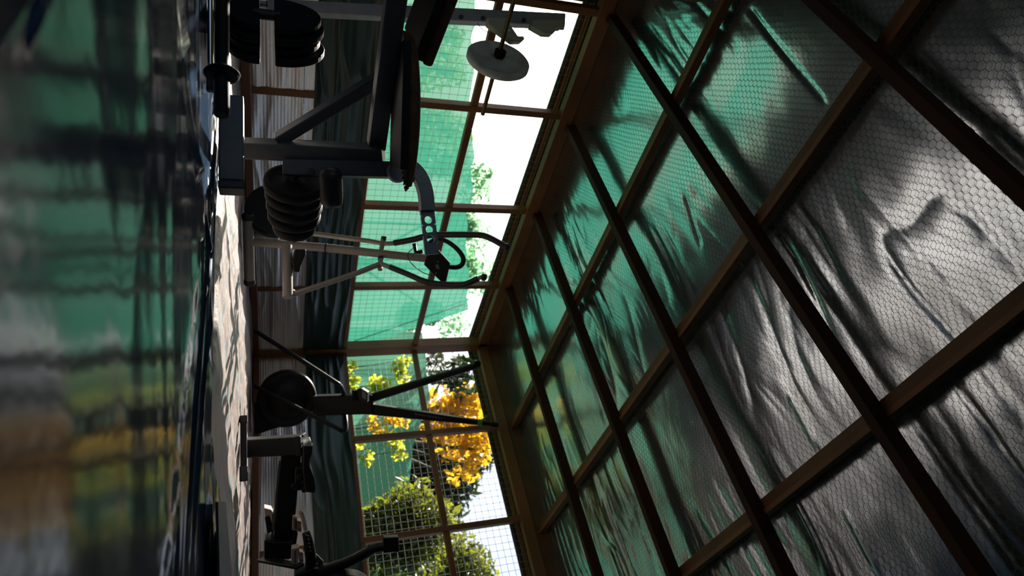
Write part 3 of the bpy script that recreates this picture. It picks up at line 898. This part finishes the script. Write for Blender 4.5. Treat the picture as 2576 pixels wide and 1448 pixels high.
for y in (1096, 1122):
    MB().disc(at(761, y, DR - 0.04), FWH, 0.006, 0.01, 14).build('bolt', M['chrome'], root)
MB().beam(at(733, 1120, DR), at(709, 1400, DR + 0.10), 0.05, 0.088).build('rail', M['plastic'], root, 0.006)
MB().beam(at(704, 1160, DR - 0.028), at(683, 1362, DR + 0.05), 0.008, 0.010).build('rail_edge', M['chrome'], root)
MB().beam(at(766, 1118, DR), at(784, 1120, DR), 0.05, 0.010, RTH).build('seat_handle', M['beige'], root, 0.003)
seat_pts = [(763, 1121), (787, 1121), (786, 1140), (779, 1160), (780, 1175), (790, 1200), (794, 1222), (794, 1240), (768, 1238), (762, 1180)]
img_prism(seat_pts, DR - 0.09, 0.20, 'seat', M['vinyl'], root, 0.006)
sc_ = MB().beam(at(757, 1168, DR), at(756, 1226, DR), 0.09, 0.05)
sc_ = sc_.build('seat_carriage', M['plastic'], root, 0.005)
for x, y in ((754, 1200), (740, 1222), (765, 1214), (765, 1231)):
    MB().disc(at(x, y, DR - 0.07), FWH, 0.012, 0.018, 20).build('seat_roller', M['charcoal'], root)
# footplates with straps
for (pts, d, nm) in (([(736, 1300), (747, 1298), (748, 1334), (735, 1334)], DR + 0.02, 'a'), ([(734, 1380), (752, 1376), (750, 1420), (733, 1417)], DR - 0.14, 'b')):
    fp = img_prism(pts, d, 0.05, 'footplate', M['beige'], root, 0.003)
    x0_, y0_ = pts[1]
    img_prism([(x0_, y0_ + 10), (x0_ + 11, y0_ + 13), (x0_ + 12, y0_ + 40), (x0_, y0_ + 38)], d + 0.01, 0.04, 'heel_cup', M['beige'], fp, 0.003)
    gr = MB()
    for k in range(5):
        xx = pts[0][0] + 1.5 + k * 1.9
        gr.prism([at(xx, pts[0][1] + 5, d - 0.001), at(xx + 0.9, pts[0][1] + 5, d - 0.001), at(xx + 0.9, pts[2][1] - 4, d - 0.001), at(xx, pts[2][1] - 4, d - 0.001)], FW * 0.003)
    gr.build('tread_groove', M['rubber'], fp)
    hl = MB()
    for yy in (16, 32):
        for k in range(2):
            hl.disc(at(x0_ + 5 + 3 * k, y0_ + yy, d + 0.008), FWH, 0.0022, 0.006, 8)
    hl.build('slot', M['rubber'], fp)
img_prism([(664, 1277), (682, 1281), (686, 1290), (685, 1316), (678, 1296), (666, 1301)], DR + 0.02, 0.06, 'chain_guard', M['beige'], root, 0.003)
img_prism([(665, 1300), (690, 1290), (694, 1330), (672, 1345)], DR + 0.03, 0.08, 'drive_box', M['plastic'], root, 0.006)
img_prism([(664, 1358), (690, 1362), (735, 1362), (742, 1330), (750, 1340), (742, 1392), (728, 1408), (664, 1404)], DR + 0.02, 0.10, 'front_frame', M['plastic'], root, 0.006)
MB().beam(at(656, 1405, DR), at(756, 1424, DR - 0.10), 0.05, 0.012, RTH).build('front_brace', M['plastic'], root, 0.003)
strap = MB().tube(curve([at(754, 1290, DR - 0.02), at(757, 1288, DR - 0.02), at(762, 1300, DR - 0.02), at(769, 1334, DR - 0.03)], 6), [0.010] * 18 + [0.008], 10)
strap.build('pull_handle', M['beige'], root)
for k in range(5):
    MB().disc(at(771 + k * 1.4, 1348 + k * 9.5, DR - 0.03), UP * 0.9 + RT * 0.4, 0.007, 0.020, 14).build('chain_link', M['charcoal'], root)
MB().tube([at(770, 1338, DR), at(776, 1362, DR), at(782, 1405, DR), at(778, 1460, DR)], [0.018, 0.022, 0.026, 0.026], 12).build('front_post', M['plastic'], root)
img_prism([(782, 1386), (798, 1396), (814, 1412), (812, 1424), (790, 1412), (780, 1400)], DR + 0.02, 0.02, 'side_panel', M['steel'], root, 0.002)
ma = curve([at(806, 1438, DR), at(860, 1418, DR), at(905, 1398, DR), at(940, 1380, DR), at(965, 1374, DR)], 6)
MB().tube(ma, [0.026] * 6 + [0.024] * 6 + [0.026] * 6 + [0.022] * 7, 12).build('monitor_arm', M['plastic'], root)
mon = img_prism([(964, 1352), (1003, 1350), (1005, 1388), (966, 1391)], DR - 0.04, 0.04, 'monitor', M['plastic'], root, 0.005)
img_prism([(972, 1357), (996, 1356), (998, 1382), (974, 1384)], DR - 0.043, 0.004, 'screen', M['charcoal'], mon, 0)
MB().disc(at(862, 1512, DR), nrm(FWH - 0.2 * RTH), 0.145, 0.09, 64).build('flywheel_housing', M['plastic'], root, 0.01)
img_prism([(740, 1448), (790, 1428), (850, 1432), (852, 1470), (740, 1470)], DR - 0.02, 0.08, 'flywheel_cover', M['plastic'], root, 0.008)

# pale disc hung under the roof, only its rim in the frame
MB_ = MB().lathe(at(1748, -93, 1.9), FW * 0.8 + RT * 0.25, [(0.001, 0.0), (0.100, 0.004), (0.114, 0.012), (0.118, 0.022), (0.112, 0.028), (0.001, 0.03)], 64)
tag(MB_.build('hanging_disc', M['lamp']), 'pale round disc hanging under the roof, only its rim dipping into the picture', 'disc')

# ------------------------------------------------------------------ the garden outside
mb = MB().box((-14, -12, -0.35), (16, 20, -0.12))
tag(mb.build('ground', M['ground']), 'garden ground outside the shelter', 'ground', kind='structure')


def net_fence(label, x0, y0, x1, y1, htop, material, posts, lean):
    p0, p1 = np.array([x0, y0, 0.0]), np.array([x1, y1, 0.0])
    L = np.linalg.norm(p1 - p0)
    d = (p1 - p0) / L
    nn = np.cross(d, ZZ)
    root = thing('netting_fence', label, 'fence', (x0, y0, -0.12))
    us, zs = np.arange(0, L + 0.05, 0.06), np.linspace(0, 1, 26)
    U, W, F = grid(us, zs)
    top = htop(U)
    off = 0.03 * (vnoise(U * 1.5, W * 3, 81) - 0.5) + 0.012 * ridged(U * 6, W * 2, 82)
    off = off + lean * (1 - W)          # foot leant towards the shelter to brighten the cloth and its roof reflection
    P = p0 + d * U[..., None] + nn * off[..., None] + ZZ * (-0.12 + W * (top + 0.12))[..., None]
    P = P - np.array(root.location)
    fast_mesh('netting', P.reshape(-1, 3), F, material, root, True)
    for t in posts:
        q = p0 + d * t - nn * 0.06
        MB().tube([q + nn * lean + ZZ * -0.12, q + ZZ * (float(htop(np.array(t))) + 0.02)], 0.009, 8).build('fence_post', M['bark'], root)
    return root


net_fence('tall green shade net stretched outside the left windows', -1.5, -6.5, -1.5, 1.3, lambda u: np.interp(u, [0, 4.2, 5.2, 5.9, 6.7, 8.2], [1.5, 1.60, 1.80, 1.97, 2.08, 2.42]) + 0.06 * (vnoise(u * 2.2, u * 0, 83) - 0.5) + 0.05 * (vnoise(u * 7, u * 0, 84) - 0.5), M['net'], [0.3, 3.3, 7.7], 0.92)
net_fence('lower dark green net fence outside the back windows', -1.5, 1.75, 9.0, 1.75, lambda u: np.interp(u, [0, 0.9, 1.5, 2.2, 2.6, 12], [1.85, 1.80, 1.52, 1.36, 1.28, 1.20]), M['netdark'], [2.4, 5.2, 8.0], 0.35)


def leaves(centers, radii, n, size, jitter=0.35, squash=1.0):
    """leaf blades (two bent triangles' worth each) filling ellipsoids"""
    V, Fq = [], []
    tot = sum(r[0] * r[1] * r[2] for r in radii)
    for c, r in zip(centers, radii):
        k = max(8, int(n * r[0] * r[1] * r[2] / tot))
        q = rng.normal(size=(k, 3))
        q /= np.linalg.norm(q, axis=1, keepdims=True)
        q *= rng.random((k, 1)) ** 0.38
        P = np.asarray(c) + q * np.asarray(r)
        d1 = rng.normal(size=(k, 3))
        d1 /= np.linalg.norm(d1, axis=1, keepdims=True)
        d2 = np.cross(d1, rng.normal(size=(k, 3)))
        d2 /= np.linalg.norm(d2, axis=1, keepdims=True)
        s = size * (1 + jitter * rng.normal(size=(k, 1))).clip(0.4, 2)
        nn = np.cross(d1, d2)
        V.append(np.stack([P - d1 * s, P + d2 * s * 0.5 * squash + nn * s * 0.12, P + d1 * s, P - d2 * s * 0.5 * squash + nn * s * 0.12], 1).reshape(-1, 3))
    V = np.concatenate(V)
    return V, np.arange(len(V)).reshape(-1, 4)


def tree(name, label, cat, base, blobs, n, size, material, squash=1.0, group=None, trunk=0.05):
    base = np.asarray(base, float)
    root = thing(name, label, cat, base, group)
    C = [b[0] for b in blobs]
    R = [np.full(3, b[1]) if np.isscalar(b[1]) else np.asarray(b[1]) for b in blobs]
    V, Fq = leaves(C, R, n, size, squash=squash)
    fast_mesh('foliage', V - base, Fq, material, root)
    tb = MB()
    top = max(C, key=lambda c: c[2])
    mid = (base + np.asarray(top)) / 2 + np.array([0.05, -0.04, 0])
    tb.tube(curve([base, mid, np.asarray(top)], 6), list(np.linspace(trunk, trunk * 0.3, 13)), 8)
    for c in C:
        s = base + (mid - base) * 0.8
        tb.tube([s, (s + np.asarray(c)) / 2 + np.array([0, 0, 0.05]), np.asarray(c)], [trunk * 0.5, trunk * 0.35, trunk * 0.15], 6)
    tb.build('trunk', M['bark'], root)
    return root


# shrubs behind the left net: (photo row, photo x of the top)
hedge = [(-60, 1150, 'pale shrub rising behind the left net at the picture edge, above the weight bench'),
         (60, 1168, 'pale shrub behind the left net beside the squat stand post'),
         (190, 1165, 'pale shrub behind the left net under the grey weight plate'),
         (330, 1190, 'pale shrub behind the left net, just right of the weight plate'),
         (445, 1240, 'tallest pale shrub behind the left net, its tip pointing into the white sky'),
         (560, 1205, 'pale shrub behind the left net beside the bent arm of the bench'),
         (660, 1200, 'pale shrub behind the left net between the cross trainer handles'),
         (800, 1110, 'pale shrub behind the left net next to the corner post')]
for k, (yy, xx, lab) in enumerate(hedge):
    t = on(xx, yy, 'x', -4.6)
    bl = []
    hgt = t[2]
    for j in range(4 if 1 <= k <= 4 else 2):
        z = hgt - 0.22 - j * 0.36
        if z < 0.1:
            break
        bl.append((np.array([-4.6 + 0.12 * rng.normal(), t[1] + (0.10 + 0.05 * j) * rng.normal(), z]), (0.26, 0.28 + 0.06 * j, 0.27)))
    mt_ = M['leaf_lime'] if k in (1, 2, 3) else M['leaf_pale']
    tree('garden_shrub', lab, 'shrub', (-4.6, t[1], -0.12), bl, 1700, 0.042, mt_, 1.0, 'shrubs behind the left net', 0.025)

# taller pale tree further out on the left
t = on(1215, 640, 'x', -6.2)
tree('garden_tree', 'tall pale leafy tree far beyond the left net, seen over its top', 'tree', (-6.2, t[1], -0.12),
     [(on(1190, 600, 'x', -6.2), 0.45), (on(1200, 690, 'x', -6.2), 0.5), (on(1130, 640, 'x', -6.2), 0.6), (on(1195, 490, 'x', -6.2), 0.35), (on(1140, 820, 'x', -6.2), 0.45)], 2600, 0.05, M['leaf_pale'], trunk=0.07)

# vines with yellow leaves in front of the back net
for k, (pts, lab) in enumerate((
        ([(1003, 925, 0.10), (1008, 945, 0.10), (1020, 905, 0.08)], 'yellow leaved vine on the back net, upper spray left of the machine'),
        ([(950, 965, 0.10), (938, 985, 0.08), (970, 965, 0.07)], 'yellow leaved vine on the back net, beside the machine monitor'),
        ([(885, 920, 0.06), (888, 955, 0.07), (892, 985, 0.08)], 'yellow leaved vine low on the back net next to the corner post'),
        ([(940, 1062, 0.08), (985, 1050, 0.10), (1010, 1062, 0.08), (960, 1085, 0.08)], 'yellow and green vine on the back net below the machine arm'),
        ([(905, 1120, 0.06), (925, 1150, 0.07), (1000, 1110, 0.10), (1005, 1135, 0.09)], 'thin yellow vine on the back net beyond the rowing machine post'))):
    bl = [(on(x, y, 'y', 1.15), (r * 1.0, 0.06, r)) for x, y, r in pts]
    b_ = np.mean([b[0] for b in bl], axis=0)
    tree('climbing_vine', lab, 'vine', (b_[0], 1.2, -0.12), bl, 150, 0.027, M['leaf_lime'] if k != 3 else M['leaf_yellow'], 1.6, 'vines on the back net', 0.008)

# golden tree, dark conifer and glossy bushes beyond the back net
G = lambda x, y, d: at(x, y, d)
b_ = G(700, 1060, 8.5)
tree('golden_tree', 'golden yellow tree beyond the back net, behind the machine arms', 'tree', (b_[0], b_[1], -0.12),
     [(G(1125, 1010, 8.5), 0.26), (G(1165, 1040, 8.5), 0.30), (G(1180, 1000, 8.5), 0.22), (G(1110, 1050, 8.5), 0.24), (G(1195, 1085, 8.5), 0.24), (G(1205, 1130, 8.5), 0.22),
      (G(1180, 1170, 8.4), 0.20), (G(1140, 1110, 8.6), 0.26), (G(1090, 1075, 8.5), 0.2), (G(1140, 1200, 8.4), 0.12)], 1700, 0.050, M['leaf_yellow'], 1.1, trunk=0.07)
b_ = G(700, 1170, 9.5)
tree('conifer', 'dark green conifer beyond the back net, behind the golden tree', 'tree', (b_[0], b_[1], -0.12),
     [(G(1060, 1130, 9.5), 0.5), (G(1150, 1130, 9.6), 0.45), (G(1215, 1120, 9.6), 0.25), (G(1060, 1210, 9.5), 0.55), (G(1140, 1200, 9.6), 0.42), (G(1120, 1260, 9.5), 0.38), (G(990, 1180, 9.5), 0.5),
      (G(960, 1280, 9.5), 0.6), (G(900, 1220, 9.5), 0.5), (G(1205, 1165, 9.6), 0.22)], 7000, 0.085, M['leaf_dark'], 0.5, trunk=0.1)
b_ = G(700, 925, 8.0)
tree('garden_tree', 'grey green feathery tree beyond the back net, just right of the corner post', 'tree', (b_[0], b_[1], -0.12),
     [(G(1150, 930, 8.2), 0.22), (G(1165, 965, 8.2), 0.20), (G(1085, 915, 8.0), 0.18), (G(1110, 960, 8.2), 0.14)], 420, 0.06, M['leaf_dark'], 0.6, trunk=0.05)
b_ = G(700, 1310, 5.6)
tree('glossy_bush', 'glossy olive bush sparkling outside the back window beyond the rowing machine', 'bush', (b_[0], b_[1], -0.12),
     [(G(1000, 1290, 5.6), 0.24), (G(1035, 1255, 5.6), 0.20), (G(1075, 1320, 5.6), 0.26), (G(1010, 1350, 5.6), 0.27), (G(960, 1330, 5.6), 0.26), (G(1060, 1390, 5.6), 0.22), (G(980, 1400, 5.55), 0.24),
      (G(1110, 1290, 5.65), 0.14), (G(940, 1390, 5.55), 0.19)], 4200, 0.034, M['leaf_olive'], 1.0, trunk=0.05)
b_ = G(700, 1430, 7.3)
tree('glossy_bush', 'second glossy olive bush at the picture\'s bottom edge, its top against the pale sky', 'bush', (b_[0], b_[1], -0.12),
     [(G(1150, 1385, 7.3), 0.26), (G(1185, 1425, 7.3), 0.26), (G(1130, 1440, 7.3), 0.30), (G(1150, 1330, 7.3), 0.13), (G(1200, 1460, 7.3), 0.28), (G(1090, 1460, 7.3), 0.3), (G(1195, 1385, 7.3), 0.12)],
     2600, 0.036, M['leaf_olive'], 1.0, trunk=0.05)

b_ = G(700, 1720, 8.2)  # unseen hedge, added to darken what the near tarpaulin mirrors
tree('added_dark_hedge', 'unseen dark hedge right of the second bush, added to darken the near tarpaulin reflection', 'hedge', (b_[0], b_[1], -0.12),
     [(G(1120, 1580, 8.2), 0.5), (G(1180, 1660, 8.2), 0.5), (G(1090, 1720, 8.2), 0.6), (G(1200, 1800, 8.2), 0.6), (G(1130, 1900, 8.2), 0.7), (G(960, 1620, 8.2), 0.6), (G(960, 1820, 8.2), 0.7)],
     5000, 0.09, M['leaf_dark'], 0.8, trunk=0.06)

for o in bpy.data.objects:
    if '_o' in o:
        del o['_o']
